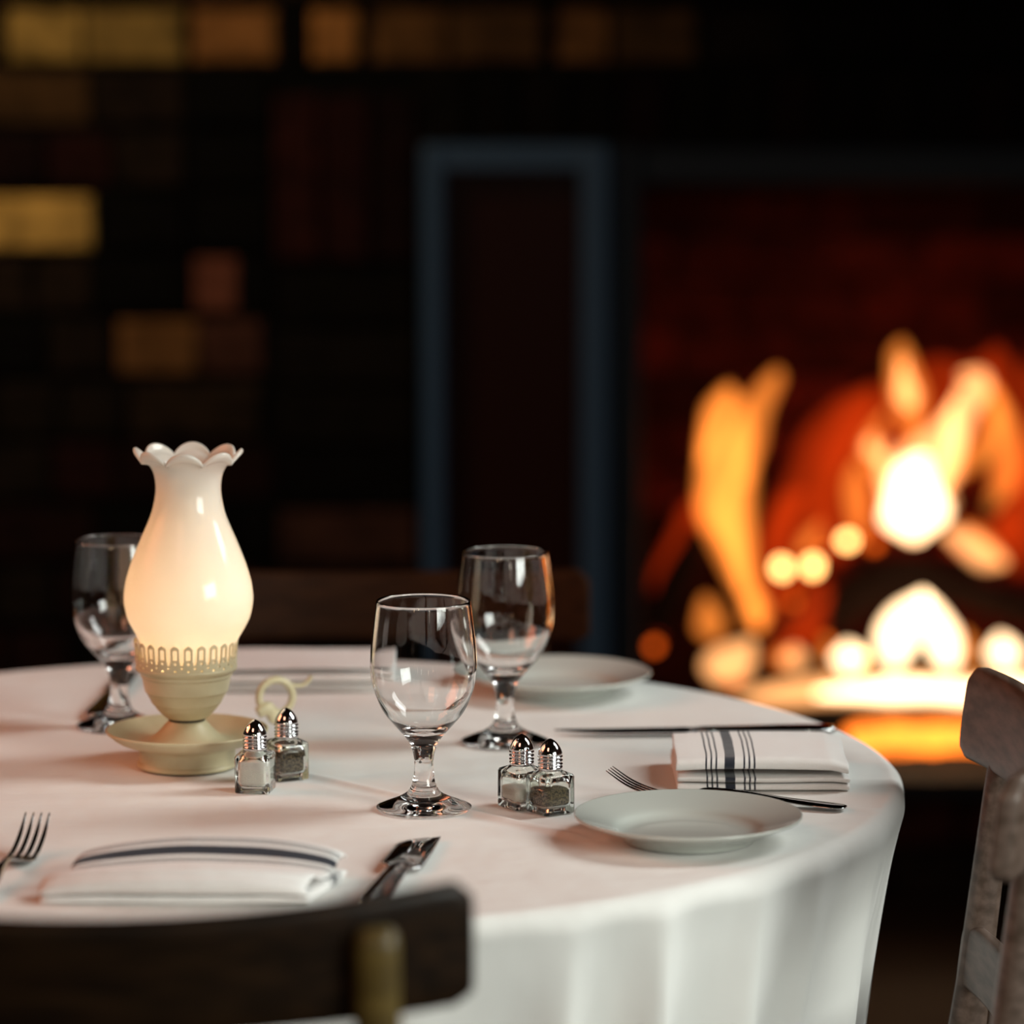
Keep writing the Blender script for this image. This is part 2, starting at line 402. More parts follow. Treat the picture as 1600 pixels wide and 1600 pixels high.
flame([(1590,900,6),(1595,840,30),(1600,760,34),(1590,690,3)], 'flame_red', FD+0.02)
flame([(1235,1005,3),(1262,975,16),(1285,945,12),(1298,920,2)], 'flame_red', FD-0.08)
flame([(1200,880,3),(1212,830,14),(1235,790,18),(1262,770,3)], 'flame_red', FD-0.01)
flame([(1455,780,8),(1478,740,22),(1490,690,20),(1486,650,12),(1494,620,3)], 'flame_yellow', FD-0.04)
flame([(1392,800,4),(1385,760,12),(1380,720,8),(1386,690,2)], 'flame_yellow', FD-0.03)
flame([(1185,985,3),(1165,900,14),(1145,820,28),(1140,750,30),(1150,690,14),(1158,650,2)], 'flame_orange', FD-0.02)
flame([(1100,720,4),(1112,680,16),(1120,640,20),(1135,612,12),(1142,600,2)], 'flame_orange', FD)
flame([(1430,845,10),(1425,800,46),(1430,760,50),(1450,720,36),(1480,680,26),(1505,640,22),(1525,605,26),(1515,590,12),(1500,585,2)], 'flame_yellow', FD-0.02)
flame([(1432,846,8),(1428,815,42),(1428,770,42),(1436,735,28),(1446,710,5)], 'flame_white', FD-0.05)
flame([(1430,700,4),(1425,660,16),(1420,620,22),(1410,580,18),(1408,550,14),(1412,532,3)], 'flame_orange', FD)
flame([(1425,640,3),(1418,620,14),(1412,590,8),(1410,560,2)], 'flame_yellow', FD)
flame([(1390,770,8),(1365,720,26),(1362,690,22),(1375,660,10),(1390,640,2)], 'flame_orange', FD)
flame([(1380,720,5),(1362,700,16),(1365,680,3)], 'flame_yellow', FD)
flame([(1470,760,10),(1500,730,26),(1540,690,26),(1556,650,20),(1545,610,10),(1530,590,2)], 'flame_orange', FD+0.03)
flame([(1345,850,4),(1340,800,16),(1335,750,14),(1340,720,3)], 'flame_orange', FD)
flame([(1475,830,10),(1510,850,26),(1545,870,24),(1570,880,8)], 'flame_yellow', FD-0.03)
flame([(1500,820,4),(1530,840,16),(1560,870,14),(1575,885,2)], 'flame_orange', FD-0.03)
flame([(1190,980,5),(1230,880,40),(1260,780,40),(1290,700,36),(1340,640,30),(1360,600,3)], 'flame_red', FD+0.12)
flame([(1300,880,10),(1330,800,60),(1400,700,90),(1480,640,80),(1540,600,50),(1560,540,6)], 'flame_red', FD+0.14)
flame([(1480,860,10),(1560,820,60),(1600,740,60),(1620,650,50),(1600,560,6)], 'flame_red', FD+0.12)
flame([(1030,1000,4),(1050,900,26),(1090,820,30),(1110,760,3)], 'flame_red', FD+0.1)
flame([(1210,1040,10),(1240,980,40),(1270,930,24),(1290,900,3)], 'flame_red', FD-0.02)
flame([(1245,870,3),(1262,850,18),(1275,830,12),(1285,815,2)], 'flame_orange', FD-0.02)
flame([(1398,1045,6),(1400,1010,30),(1415,975,26),(1435,945,15),(1442,925,2)], 'flame_white', FD-0.1)
flame([(1485,1045,6),(1480,1010,24),(1465,975,18),(1450,945,10),(1444,928,2)], 'flame_white', FD-0.1)
flame([(1510,1045,6),(1512,1015,16),(1505,985,3)], 'flame_orange', FD-0.1)
flame([(1325,1050,5),(1325,1025,24),(1322,1005,3)], 'flame_white', FD-0.1)
flame([(1562,1045,5),(1568,1020,28),(1562,992,3)], 'flame_white', FD-0.1)
flame([(1130,1070,5),(1135,1045,32),(1160,1020,26),(1175,1000,3)], 'flame_yellow', FD-0.1)
flame([(1120,1000,5),(1112,975,24),(1105,945,14),(1102,930,2)], 'flame_orange', FD-0.08)
flame([(1185,985,5),(1180,960,22),(1170,930,10)], 'flame_orange', FD-0.05)
flame([(1240,1045,5),(1242,1028,18),(1240,1010,3)], 'flame_yellow', FD-0.1)
flame([(1222,1042,5),(1222,1028,14),(1222,1012,3)], 'flame_orange', FD-0.1)
flame([(1295,1040,4),(1296,1020,12),(1292,1000,2)], 'flame_orange', FD-0.1)
# flame curtain of the gas burner tube
flame([(1150,1092,3),(1200,1085,14),(1260,1080,20),(1330,1078,22),(1420,1078,24),(1500,1078,24),(1600,1078,24),(1700,1078,22),(1760,1078,4)], 'flame_yellow', FD-0.14, flat=1.0, wob=0.3)
flame([(1275,1084,3),(1320,1082,10),(1400,1080,15),(1500,1080,15),(1600,1080,15),(1720,1080,4)], 'flame_white', FD-0.15, flat=1.0, wob=0.3)
for (x, y, r, hot) in ((1222,887,13,1),(1270,885,13,1),(1323,845,11,1),(1366,850,10,0),(1145,1060,9,0),(1022,1010,9,2),(1286,860,6,2),(1262,900,5,2),(1345,1030,8,1),(1240,940,8,2),(1290,1000,7,2)):
    p = P3(x, y, FD-0.06)-fire_loc; rr = r*FD/FPX
    bm = bmesh.new(); bmesh.ops.create_icosphere(bm, subdivisions=2, radius=rr, matrix=Matrix.Translation(p))
    for v in bm.verts: v.co += noise.noise_vector(v.co*40)*rr*0.25
    bm_obj('ember', bm, M['ember_hot'] if hot == 1 else M['ember'], fire)
# glowing ash bed seen under the grate
def ashes():
    V = []; F = []; nx, ny = 60, 14
    a, b_ = P3(1335, 1196, FD-0.2), P3(1800, 1196, FD-0.2)
    for j in range(ny):
        for i in range(nx):
            u = i/(nx-1); v = j/(ny-1)
            x = a.x+(b_.x-a.x)*u; y = D0+0.02+v*0.20
            hgt = (math.sin(PI*min(1, max(0, u*1.0)))**0.3)*(0.012+0.012*v)
            V.append((x, y, FBZ0+0.002+hgt*(0.8+0.5*noise.noise(Vector((x*30, y*30, 0))))))
    for j in range(ny-1):
        for i in range(nx-1): F.append((j*nx+i, j*nx+i+1, (j+1)*nx+i+1, (j+1)*nx+i))
    m = bpy.data.materials.new('glowing_ashes'); m.use_nodes = True; b2 = m.node_tree.nodes['Principled BSDF']
    b2.inputs['Base Color'].default_value = (0.1, 0.06, 0.05, 1)
    tc2 = nd(m, 'ShaderNodeTexCoord'); n2 = nd(m, 'ShaderNodeTexNoise'); n2.inputs['Scale'].default_value = 22
    r2 = nd(m, 'ShaderNodeMapRange'); r2.inputs['From Min'].default_value = 0.25; r2.inputs['From Max'].default_value = 0.6
    r2.inputs['To Min'].default_value = 1.2; r2.inputs['To Max'].default_value = 4.5
    lk(m, tc2.outputs['Object'], n2.inputs['Vector']); lk(m, n2.outputs[0], r2.inputs[0]); lk(m, r2.outputs[0], b2.inputs['Emission Strength'])
    b2.inputs['Emission Color'].default_value = (1.0, 0.20, 0.018, 1)
    o = mesh_obj('ash_bed', V, F, m); tag(o, 'glowing orange bed of ashes under the burning logs', 'ashes'); o['kind'] = 'stuff'
ashes()
def log(pts, label, seed, D):
    p0 = P3(pts[0][0], pts[0][1], D)
    q = [(*(P3(x, y, D+dd)-p0), r*D/FPX) for (x, y, r, dd) in pts]
    o = tube('log', q, 0, M['log'], None, n=18, wob=0.28); o.location = p0
    tag(o, label, 'log', 'logs on the fire')
log([(1290,975,30,0),(1340,930,34,0.01),(1420,905,34,0.02),(1500,925,32,0.02),(1620,960,30,0)], 'charred log arched across the middle of the fire above the burner flames', 1, FD+0.02)
log([(1020,985,22,0.02),(1060,900,26,0.03),(1098,830,22,0.04)], 'charred log leaning at the left end of the fire', 2, FD+0.04)
log([(1190,1000,16,-.02),(1240,960,20,0.0),(1290,930,18,0.02)], 'short charred log below the two white embers', 3, FD)
log([(1535,810,16,0.0),(1560,780,22,0.02),(1590,790,20,0.04),(1650,870,18,0.04)], 'charred log high at the right of the fire', 4, FD+0.06)
gr = thing('fire_grate', 'black iron grate with burner rail under the flames', 'grate', (P3(1300, 1110).x, FD-0.1, FBZ0))
gl = gr.location.copy()
ya = FD-0.16
for k, (pz, mt) in enumerate(((1118, 'iron'),)):
    a, b_ = P3(1130, pz, ya)-gl, P3(1800, pz, ya)-gl
    tube('rail', [(a.x, a.y, a.z), (b_.x, b_.y, b_.z)], 0.013, M['iron'], gr, n=10)
for i in range(7):
    a = P3(1200+i*90, 1118, ya)-gl
    tube('grate_bar', [(a.x, a.y, a.z), (a.x, a.y+0.15, a.z-0.004), (a.x, a.y+0.3, a.z)], 0.006, M['iron'], gr, n=8)
for x in (1215, 1790):
    for dy in (0, 0.28):
        a = P3(x, 1118, ya)-gl
        tube('leg', [(a.x, a.y+dy, a.z), (a.x, a.y+dy, 0.0)], 0.008, M['iron'], gr, n=8)

# ------------------------------------------------------------------ table and cloth
TC = Vector((-0.213, 2.895, 0.0)); TR = 0.536; TZ = 0.75
tb = thing('round_table', 'round dining table hidden under the white tablecloth', 'table', (TC.x, TC.y, 0))
lathe('tabletop', [(0.0001, 0.715), (TR-0.03, 0.715), (TR-0.022, 0.72), (TR-0.022, 0.738), (TR-0.03, 0.744), (0.0001, 0.744)], M['dark_wood'], tb)
lathe('pedestal', smoothprof([(0.0001, 0.0), (0.165, 0.0), (0.165, 0.02), (0.10, 0.05), (0.05, 0.09), (0.045, 0.4), (0.05, 0.68), (0.12, 0.712), (0.0001, 0.714)], 3), M['dark_wood'], tb, 40)
RIDG = [(-88,5,.8),(-74,5,.9),(-61,4,.6),(-47,5,1),(-33,4,.7),(-20,4,.8),(-8,4.5,.7),(5,3.5,.6),(16,3.5,.5),(28.5,2.6,.75),(36.8,2.3,1.1),(47.5,3.2,.8),(56.5,2.6,.45),(68,5,.6),(80,4,.35),(92,5,.5),(104,5,.8),(118,5,.7),(133,6,1),(150,6,.8),(168,6,1),(186,6,.8),(203,6,1),(219,5,.7),(236,6,1),(253,6,.8)]
def foldf(adeg):
    s = 0
    for (c, wd, a) in RIDG:
        d = (adeg-c+180) % 360-180; s += a*math.exp(-(abs(d)/wd)**1.6)
    return s
CR1, CR2 = at(400, 1192), at(900, 1306)
CR3, CR4 = at(1318, 1262), at(1398, 1268)
def seg_d(p, a, b_):
    ab = (b_-a).xy; t = max(0, min(1, (p-a).xy.dot(ab)/ab.length_squared)); return ((p-a).xy-ab*t).length
def cloth():
    n = 540; V = []; F = []; rb = 0.020
    prof = []                                  # (outward r, z drop, k drop)
    for i in range(1, 90): prof.append((i/90*(TR-rb), 0.0))
    for i in range(0, 15):
        a = i/14*PI/2; prof.append((TR-rb+rb*math.sin(a), rb*(1-math.cos(a))))
    for i in range(1, 37): prof.append((TR, rb+i*0.0071))
    V.append(Vector((TC.x, TC.y, TZ)))
    for (r, dz) in prof:
        for k in range(n):
            adeg = k*360/n; a = math.radians(adeg-90)      # 0 deg faces the camera, positive to the right
            rr = r
            if r > TR-0.10:
                drop = max(0.0, dz)
                grow = min(1.0, drop/0.30)
                f = foldf(adeg)-0.55
                rr += (0.003*min(1, drop/0.02)*f)+0.065*grow*f-0.105*drop*(1-0.25*f)
                rr -= 0.006*(1-math.exp(-drop*30))
            x = TC.x+rr*math.cos(a); y = TC.y+rr*math.sin(a); z = TZ-dz
            p = Vector((x, y, z))
            if dz == 0.0:
                wv = noise.noise(Vector((x*7, y*11, 3)))*0.0011+noise.noise(Vector((x*3+9, y*4, 5)))*0.0012
                z += min(0.0, wv-0.0004)
                d = seg_d(p, CR1, CR2); z += 0.0022*math.exp(-(d/0.004)**2)-0.0012*math.exp(-((d-0.011)/0.008)**2)
                d = seg_d(p, CR3, CR4); z += 0.0016*math.exp(-(d/0.004)**2)
            else:
                q = noise.noise_vector(Vector((x*9, y*9, z*5)))*0.004*min(1, dz/0.05); x += q.x; y += q.y
            V.append(Vector((x, y, z)))
    for k in range(n): F.append((0, 1+k, 1+(k+1) % n))
    for i in range(len(prof)-1):
        for k in range(n):
            k2 = (k+1) % n; F.append((1+i*n+k, 1+(i+1)*n+k, 1+(i+1)*n+k2, 1+i*n+k2))
    o = mesh_obj('tablecloth', V, F, M['cloth'])
    tag(o, 'white cotton tablecloth draped over the round table and hanging in folds', 'tablecloth')
cloth()

# ------------------------------------------------------------------ goblets
def goblet():
    outer = smoothprof([(0.0358,0.0006),(0.0363,0.0018),(0.0355,0.0030),(0.028,0.0062),(0.019,0.0098),(0.0125,0.0140),(0.0096,0.0190),(0.0080,0.0255),(0.0073,0.0330),(0.0076,0.0400),(0.0090,0.0470),(0.0112,0.0525),(0.0155,0.0585),(0.0233,0.0675),(0.0300,0.0760),(0.0350,0.0860),(0.0388,0.0975),(0.0405,0.1090),(0.0404,0.1200),(0.0393,0.1330),(0.0378,0.1460),(0.0358,0.1622)], 4)
    top = [(0.0356,0.1629),(0.0350,0.1632),(0.0344,0.1628)]
    inner = smoothprof([(0.0343,0.1616),(0.0363,0.1460),(0.0378,0.1330),(0.0389,0.1200),(0.0390,0.1090),(0.0373,0.0980),(0.0334,0.0870),(0.0280,0.0775),(0.0205,0.0690),(0.0120,0.0642),(0.0001,0.0628)], 4)
    bottom = [(0.0001,0.0022),(0.012,0.0020),(0.026,0.0010),(0.033,0.0003),(0.0358,0.0006)]
    g = lathe('water_goblet', bottom+outer[1:]+top+inner, M['glass'], None, 96); g['category'] = 'glass'
    return g
def dup(root, loc, rz, label):
    r = root.copy(); COL.objects.link(r); r.location = loc; r.rotation_euler = (0, 0, rz); r['label'] = label
    for ch in list(root.children):
        c = ch.copy(); COL.objects.link(c); c.parent = r
        for g in ch.children:
            d = g.copy(); COL.objects.link(d); d.parent = c
    return r
g0 = goblet(); g0.name = 'water_goblet'; g0['group'] = 'stemmed water goblets'
g0.location = at(662.5, 1264.5)+Vector((0, 0, 0.0002)); g0.scale = (1.015, 1.015, 1); g0['label'] = 'clear stemmed water goblet in sharp focus at the middle of the table'
dup(g0, at(789, 1161)+Vector((0, 0, 0.0002)), 0.4, 'clear stemmed goblet standing before the far plate with orange fire glints')
dup(g0, at(187, 1136)+Vector((0, 0, 0.0002)), 0.9, 'clear stemmed goblet partly hidden behind the milk glass lamp')

# ------------------------------------------------------------------ plates
def plate(loc, label):
    prof = smoothprof([(0.0001,0.0042),(0.030,0.0042),(0.044,0.0046),(0.051,0.0068),(0.057,0.0108),(0.068,0.0150),(0.080,0.0190),(0.0842,0.0204)], 4)
    prof += [(0.0848,0.0200),(0.0848,0.0190),(0.0842,0.0182)]
    prof += smoothprof([(0.078,0.0158),(0.066,0.0112),(0.057,0.0070),(0.051,0.0032),(0.049,0.0006),(0.047,0.0004),(0.045,0.0018),(0.030,0.0020),(0.0001,0.0020)], 3)
    o = lathe('side_plate', prof, M['china'], None, 96); o.location = loc
    return tag(o, label, 'plate', 'white side plates')
plate(at(1075, 1312), 'round white side plate at the right front of the table')
plate(at(871, 1083), 'round white side plate at the far edge of the table, blurred')

# ------------------------------------------------------------------ salt and pepper shakers
def shaker(loc, rz, fill, level, label):
    t = thing('pepper_shaker' if fill == 'pepper' else 'salt_shaker', label, fill+' shaker', loc, rz)
    hs, H = 0.0140, 0.0315
    def sq(r, k=6.0):
        def f(a):
            c, s = abs(math.cos(a)), abs(math.sin(a)); return r/((c**k+s**k)**(1/k))
        return f
    prof = [(0.0001, 0.0030, 2), (0.010, 0.0026, 4), (hs-0.002, 0.0004, 12), (hs-0.0005, 0.0004, 14), (hs, 0.0012, 16), (hs, 0.016, 16), (hs, H-0.003, 16), (hs-0.0007, H-0.0012, 12), (hs-0.003, H, 6), (0.0095, H+0.0012, 2), (0.0082, H+0.0025, 2), (0.0078, H+0.009, 2),
            (0.0060, H+0.009, 2), (0.0062, H+0.002, 2), (0.0085, H-0.002, 3), (hs-0.0032, H-0.005, 5), (hs-0.0024, H-0.009, 7), (hs-0.0022, 0.009, 7), (hs-0.0030, 0.0062, 6), (0.007, 0.0052, 3), (0.0001, 0.0050, 2)]
    def mk(name, prof, m, n=96):
        V = []; bm = bmesh.new(); rings = []
        for (r, z, k) in prof:
            ring = []
            for i in range(n):
                a = 2*PI*i/n; rr = sq(r, k)(a) if k > 2 else r
                ring.append(bm.verts.new((rr*math.cos(a), rr*math.sin(a), z)))
            rings.append(ring)
        for A, B in zip(rings, rings[1:]):
            for i in range(n): bm.faces.new((A[i], A[(i+1) % n], B[(i+1) % n], B[i]))
        bmesh.ops.remove_doubles(bm, verts=bm.verts, dist=3e-5)
        return bm_obj(name, bm, m, t)
    mk('jar', prof, M['shaker_glass'])
    q = hs-0.00235
    L = 0.006+level*(H-0.0115)
    mk(fill, [(0.0001, 0.0053, 2), (0.007, 0.0055, 3), (q-0.0008, 0.0066, 6), (q, 0.0092, 7), (q, L-0.001, 7), (q-0.0012, L, 6), (0.006, L+0.0008, 2), (0.0001, L+0.0012, 2)], M[fill])
    z0 = H+0.0016; r = 0.0094
    cp = [(0.0080, z0), (r, z0+0.0003), (r+0.0001, z0+0.0030)]
    z = z0+0.0032
    for i in range(3):
        cp += [(r-0.0007, z), (r-0.0007, z+0.0004), (r+0.0003, z+0.0012), (r+0.0003, z+0.0019), (r-0.0006, z+0.0026)]; z += 0.0029
    cp += [(r-0.0001, z+0.0003), (r, z+0.001), (r-0.0006, z+0.0032), (r-0.0019, z+0.0060), (r-0.0038, z+0.0088), (r-0.0062, z+0.0110), (r-0.0078, z+0.0119), (0.0008, z+0.0123), (0.0001, z+0.0124)]
    lathe('cap', smoothprof(cp, 2), M['chrome'], t, 48)
    V = []; bm = bmesh.new()                                   # pour holes
    for i in range(5):
        a = 2*PI*i/5; bmesh.ops.create_uvsphere(bm, u_segments=8, v_segments=6, radius=0.0005, matrix=Matrix.Translation((0.0035*math.cos(a), 0.0035*math.sin(a), z+0.0101)))
    bm_obj('pour_holes', bm, M['black_gap'], t)
    return t
up = Vector((0, 0, 0.0002))
shaker(at(399, 1236)+up, math.radians(-8), 'salt', 0.98, 'square glass salt shaker filled to the top, in front of the lamp')
shaker(at(448, 1216)+up, math.radians(28), 'pepper', 0.85, 'square glass pepper shaker beside the ring handle of the lamp')
shaker(at(815, 1261)+up, math.radians(34), 'salt', 0.55, 'half full glass salt shaker beside the goblet at the middle')
shaker(at(859.5, 1269)+up, math.radians(34), 'pepper', 0.66, 'square glass pepper shaker between the middle goblet and the near plate')

# ------------------------------------------------------------------ candle style lamp
LP = at(293, 1196)
lamp = thing('table_lamp', 'cream metal table lamp with glowing milk glass chimney and ruffled rim', 'lamp', LP)
lathe('lamp_base', smoothprof([(0.0001,0.0012),(0.036,0.0005),(0.0402,0.0004),(0.0412,0.0020),(0.0402,0.0042),(0.0392,0.0055),(0.0395,0.0150),(0.0410,0.0170),(0.0420,0.0180)], 3)+[(0.038,0.0182),(0.0001,0.0184)], M['cream'], lamp, 80)
lathe('saucer', smoothprof([(0.0390,0.0172),(0.046,0.0182),(0.056,0.0215),(0.0640,0.0272),(0.0660,0.0292),(0.0664,0.0304),(0.0655,0.0311),(0.0638,0.0305),(0.056,0.0252),(0.047,0.0222),(0.0390,0.0212),(0.030,0.0235),(0.0230,0.0290),(0.0175,0.0350),(0.0150,0.0378)], 3)+[(0.0001,0.0380)], M['cream'], lamp, 96)
lathe('neck_gap_black', [(0.0001,0.0376),(0.0146,0.0378),(0.0148,0.0395),(0.0001,0.0397)], M['black_gap'], lamp, 40)  # solid black disc standing in for the shade in the neck gap
lathe('burner_cup', smoothprof([(0.0001,0.0395),(0.0150,0.0397),(0.0190,0.0423),(0.0238,0.0470),(0.0262,0.0504),(0.0282,0.0526),(0.0300,0.0563),(0.0330,0.0616),(0.0338,0.0625),(0.0350,0.0681),(0.0362,0.0742),(0.0372,0.0750),(0.0374,0.0776),(0.0395,0.0790),(0.0412,0.0813),(0.0412,0.0832),(0.0398,0.0832),(0.0390,0.0815),(0.0350,0.0770)], 3)+[(0.0001,0.0765)], M['cream'], lamp, 96)
def gallery():
    NA = 24; C = 18; RW = 44; z0, z1 = 0.0828, 0.1085; R0 = 0.0412
    nx = NA*C; V = []; F = []
    H_ = z1-z0; pitch = 2*PI*R0/NA
    def solid(u, v):                     # u in [-.5,.5] arches, v metres above z0
        x = u*pitch
        # three rows of dots
        for (cx, cz, r) in ((0, 0.0022, 0.00095), (0.5, 0.0046, 0.00095), (-0.5, 0.0046, 0.00095), (0, 0.0082, 0.00115)):
            if (x-cx*pitch)**2+(v-cz)**2 < r*r: return False
        if v < 0.0095:
            if v > 0.0065 and (abs(abs(x)-pitch/2) < 0.0013) and v > 0.0080-0.0013+abs(abs(x)-pitch/2)*0.6: return False
            return True
        hw = 0.0036                      # arch half width
        top = 0.0225
        if abs(x) > hw: return False
        if v > top-hw and x*x+(v-(top-hw))**2 > hw*hw: return False
        ihw = 0.0019; itop = 0.0195; ibot = 0.0112
        if abs(x) < ihw and ibot < v < itop:
            if v > itop-ihw and x*x+(v-(itop-ihw))**2 > ihw*ihw: return True
            return False
        return True
    idx = {}
    def vid(i, j):
        i %= nx
        if (i, j) not in idx:
            a = 2*PI*i/nx; z = z0+H_*j/RW; t = j/RW
            r = R0+0.0016*t*t
            idx[(i, j)] = len(V); V.append((r*math.cos(a), r*math.sin(a), z))
        return idx[(i, j)]
    for i in range(nx):
        u = ((i+0.5)/C) % 1.0-0.5
        for j in range(RW):
            if solid(u, H_*(j+0.5)/RW): F.append((vid(i, j), vid(i+1, j), vid(i+1, j+1), vid(i, j+1)))
    o = mesh_obj('pierced_gallery', V, F, M['cream'], lamp)
    sm = o.modifiers.new('smooth', 'SMOOTH'); sm.factor = 0.5; sm.iterations = 2
    so = o.modifiers.new('solid', 'SOLIDIFY'); so.thickness = 0.0008; so.offset = -1
gallery()
NL = 8
def ruff(r, z, a):
    t = max(0.0, min(1.0, (z-0.2445)/0.0115)); c = 2.0*abs(math.cos(NL/2*a))**0.75-1.2
    return r+0.0026*t*t*c, z+0.0046*t*t*c-0.0012*t
cp = smoothprof([(0.0368,0.0845),(0.0375,0.0920),(0.0388,0.1000),(0.0412,0.1065),(0.0448,0.1130),(0.0496,0.1225),(0.0522,0.1340),(0.0524,0.1420),(0.0505,0.1540),(0.0455,0.1700),(0.0395,0.1850),(0.0345,0.1965),(0.0300,0.2080),(0.0272,0.2200),(0.0264,0.2300),(0.0278,0.2400),(0.0315,0.2475),(0.0355,0.2515),(0.0392,0.2530),(0.0412,0.2545)], 4)
inn = [(r-0.0024, z+0.0003) for (r, z) in cp][::-1]
edge = [(0.0422, 0.2556), (0.0425, 0.2572), (0.0419, 0.2586), (0.0406, 0.2590), (0.0395, 0.2580)]
chm = lathe('glass_chimney', cp+edge+inn+[cp[0]], M['milk'], lamp, 160, ruff); chm.location = (0.0010, 0, 0); chm.rotation_euler = (0, 0.010, 0)
bl = bpy.data.lights.new('lamp_bulb_glow', 'POINT'); bl.energy = 0.21; bl.color = (1.0, 0.75, 0.50); bl.shadow_soft_size = 0.008
bo = bpy.data.objects.new('lamp_bulb_glow', bl); COL.objects.link(bo); bo.location = LP+Vector((0, 0, 0.122))
lathe('candle', smoothprof([(0.0001,0.0770),(0.013,0.0772),(0.013,0.090),(0.011,0.0925),(0.0001,0.0925)], 2), M['candle'], lamp, 24)
# ring handle with curled thumb rest
hp = at(431, 1156)+Vector((0, 0.01, 0))
hc = atd(431, 1089, hp.y)-LP
ang = [math.radians(-100-k*18) for k in range(20)]
R_ = 0.0148
dirx = Vector((0.94, 0.34, 0))
pts = [hc+dirx*(R_*math.cos(a))+Vector((0, 0, R_*math.sin(a))) for a in ang]+[hc+dirx*(R_*math.cos(ang[0]))+Vector((0, 0, R_*math.sin(ang[0])))]
hd = tube('handle', [tuple(p) for p in pts], 0.0032, M['cream'], lamp, n=14, flat=1.0, sub=3)
tr_ = hc+dirx*0.009+Vector((0, 0, 0.0125))
tube('thumb_rest', [(*(tr_-dirx*0.006+Vector((0, 0, 0.001))), 0.0022), (*(tr_+dirx*0.004+Vector((0, 0, -0.0026))), 0.0028), (*(tr_+dirx*0.0125+Vector((0, 0, -0.0040))), 0.0030), (*(tr_+dirx*0.019+Vector((0, 0, -0.0012))), 0.0030), (*(tr_+dirx*0.0225+Vector((0, 0, 0.0040))), 0.0026)], 0, M['cream'], lamp, n=12, flat=0.6)
sb = hc+Vector((-0.002, 0, -R_-0.001))
tube('handle_stem', [(*(sb+Vector((0.003, 0, 0.006))), 0.0030), (*(sb+Vector((0, -0.001, -0.004))), 0.0040), (sb.x-0.004, sb.y-0.004, 0.0260, 0.0060), (sb.x-0.013, sb.y-0.008, 0.0225, 0.0050)], 0, M['cream'], lamp, n=14, flat=0.8)

# ------------------------------------------------------------------ cutlery
def fork(L=0.185, lift=0.020, tine=0.050, name='dinner_fork'):
    """lies along +X from handle end (0) to tine tips (L); returns root"""
    root = thing(name, '', 'fork')
    V = []; F = []
    def strip(st, th=0.0016, mk=None):
        """st: list of (x, y centre, half width, z, thickness)"""
        base = len(V); n = 10
        for (x, y, hw, z, t_) in st:
            for k in range(n):
                a = 2*PI*k/n; V.append((x, y+hw*math.cos(a), z+t_*math.sin(a)*0.5))
        for i in range(len(st)-1):
            for k in range(n):
                k2 = (k+1) % n; F.append((base+i*n+k, base+i*n+k2, base+(i+1)*n+k2, base+(i+1)*n+k))
        F.append(tuple(base+k for k in reversed(range(n)))); F.append(tuple(base+(len(st)-1)*n+k for k in range(n)))
    xr = L-tine
    strip(smoothprof([(0,0,.004,.0035,.0015),(.004,0,.0085,.0035,.0024),(.02,0,.0100,.004,.0028),(.05,0,.0070,.006,.0030),(.08,0,.0038,.009,.0034),(xr-.035,0,.0032,.010,.0034),(xr-.022,0,.0065,.006,.0028),(xr-.010,0,.0112,.003,.0024),(xr,0,.0118,.0022,.0020),(xr+.004,0,.0112,.0024,.0018)], 4))
    o1 = mesh_obj('handle', list(V), list(F), M['steel'], root)
    for y in (-0.0092, -0.0031, 0.0031, 0.0092):
        V.clear(); F.clear()
        strip(smoothprof([(xr-.002,y,.0024,.0022,.0019),(xr+tine*.3,y*.98,.0019,.0034+lift*.10,.0018),(xr+tine*.65,y*.97,.0016,.003+lift*.45,.0016),(L,y*.96,.0006,.003+lift,.0009)], 4))
        mesh_obj('tine', list(V), list(F), M['steel'], root)
    return root
def place(o, tail, head, label, L, tilt=0.0, roll=0.0, group=None):
    d = head-tail; o.location = tail; o.rotation_euler = (roll, -tilt, math.atan2(d.y, d.x)); o['label'] = label
    if group: o['group'] = group
def ptcut(px, py, dx, L):
    """tail of a piece whose head stands at a pixel and whose direction is dx (unit vector)"""
    h_ = at(px, py); return h_-dx*L, h_
dv = Vector((0.12, 0.99, 0)).normalized()
root_ = at(33, 1346)
f1 = fork(0.185, 0.022, 0.050)
place(f1, root_-dv*0.135, root_+dv*0.05, 'steel dinner fork with raised tines at the left, beside the near napkin', 0.185)
ta, hd_ = at(1322, 1268), at(952, 1242)
f2 = fork((ta-hd_).length, 0.018, 0.046)
place(f2, ta, hd_, 'steel dinner fork lying behind the near plate, before the striped napkin', 0.18)
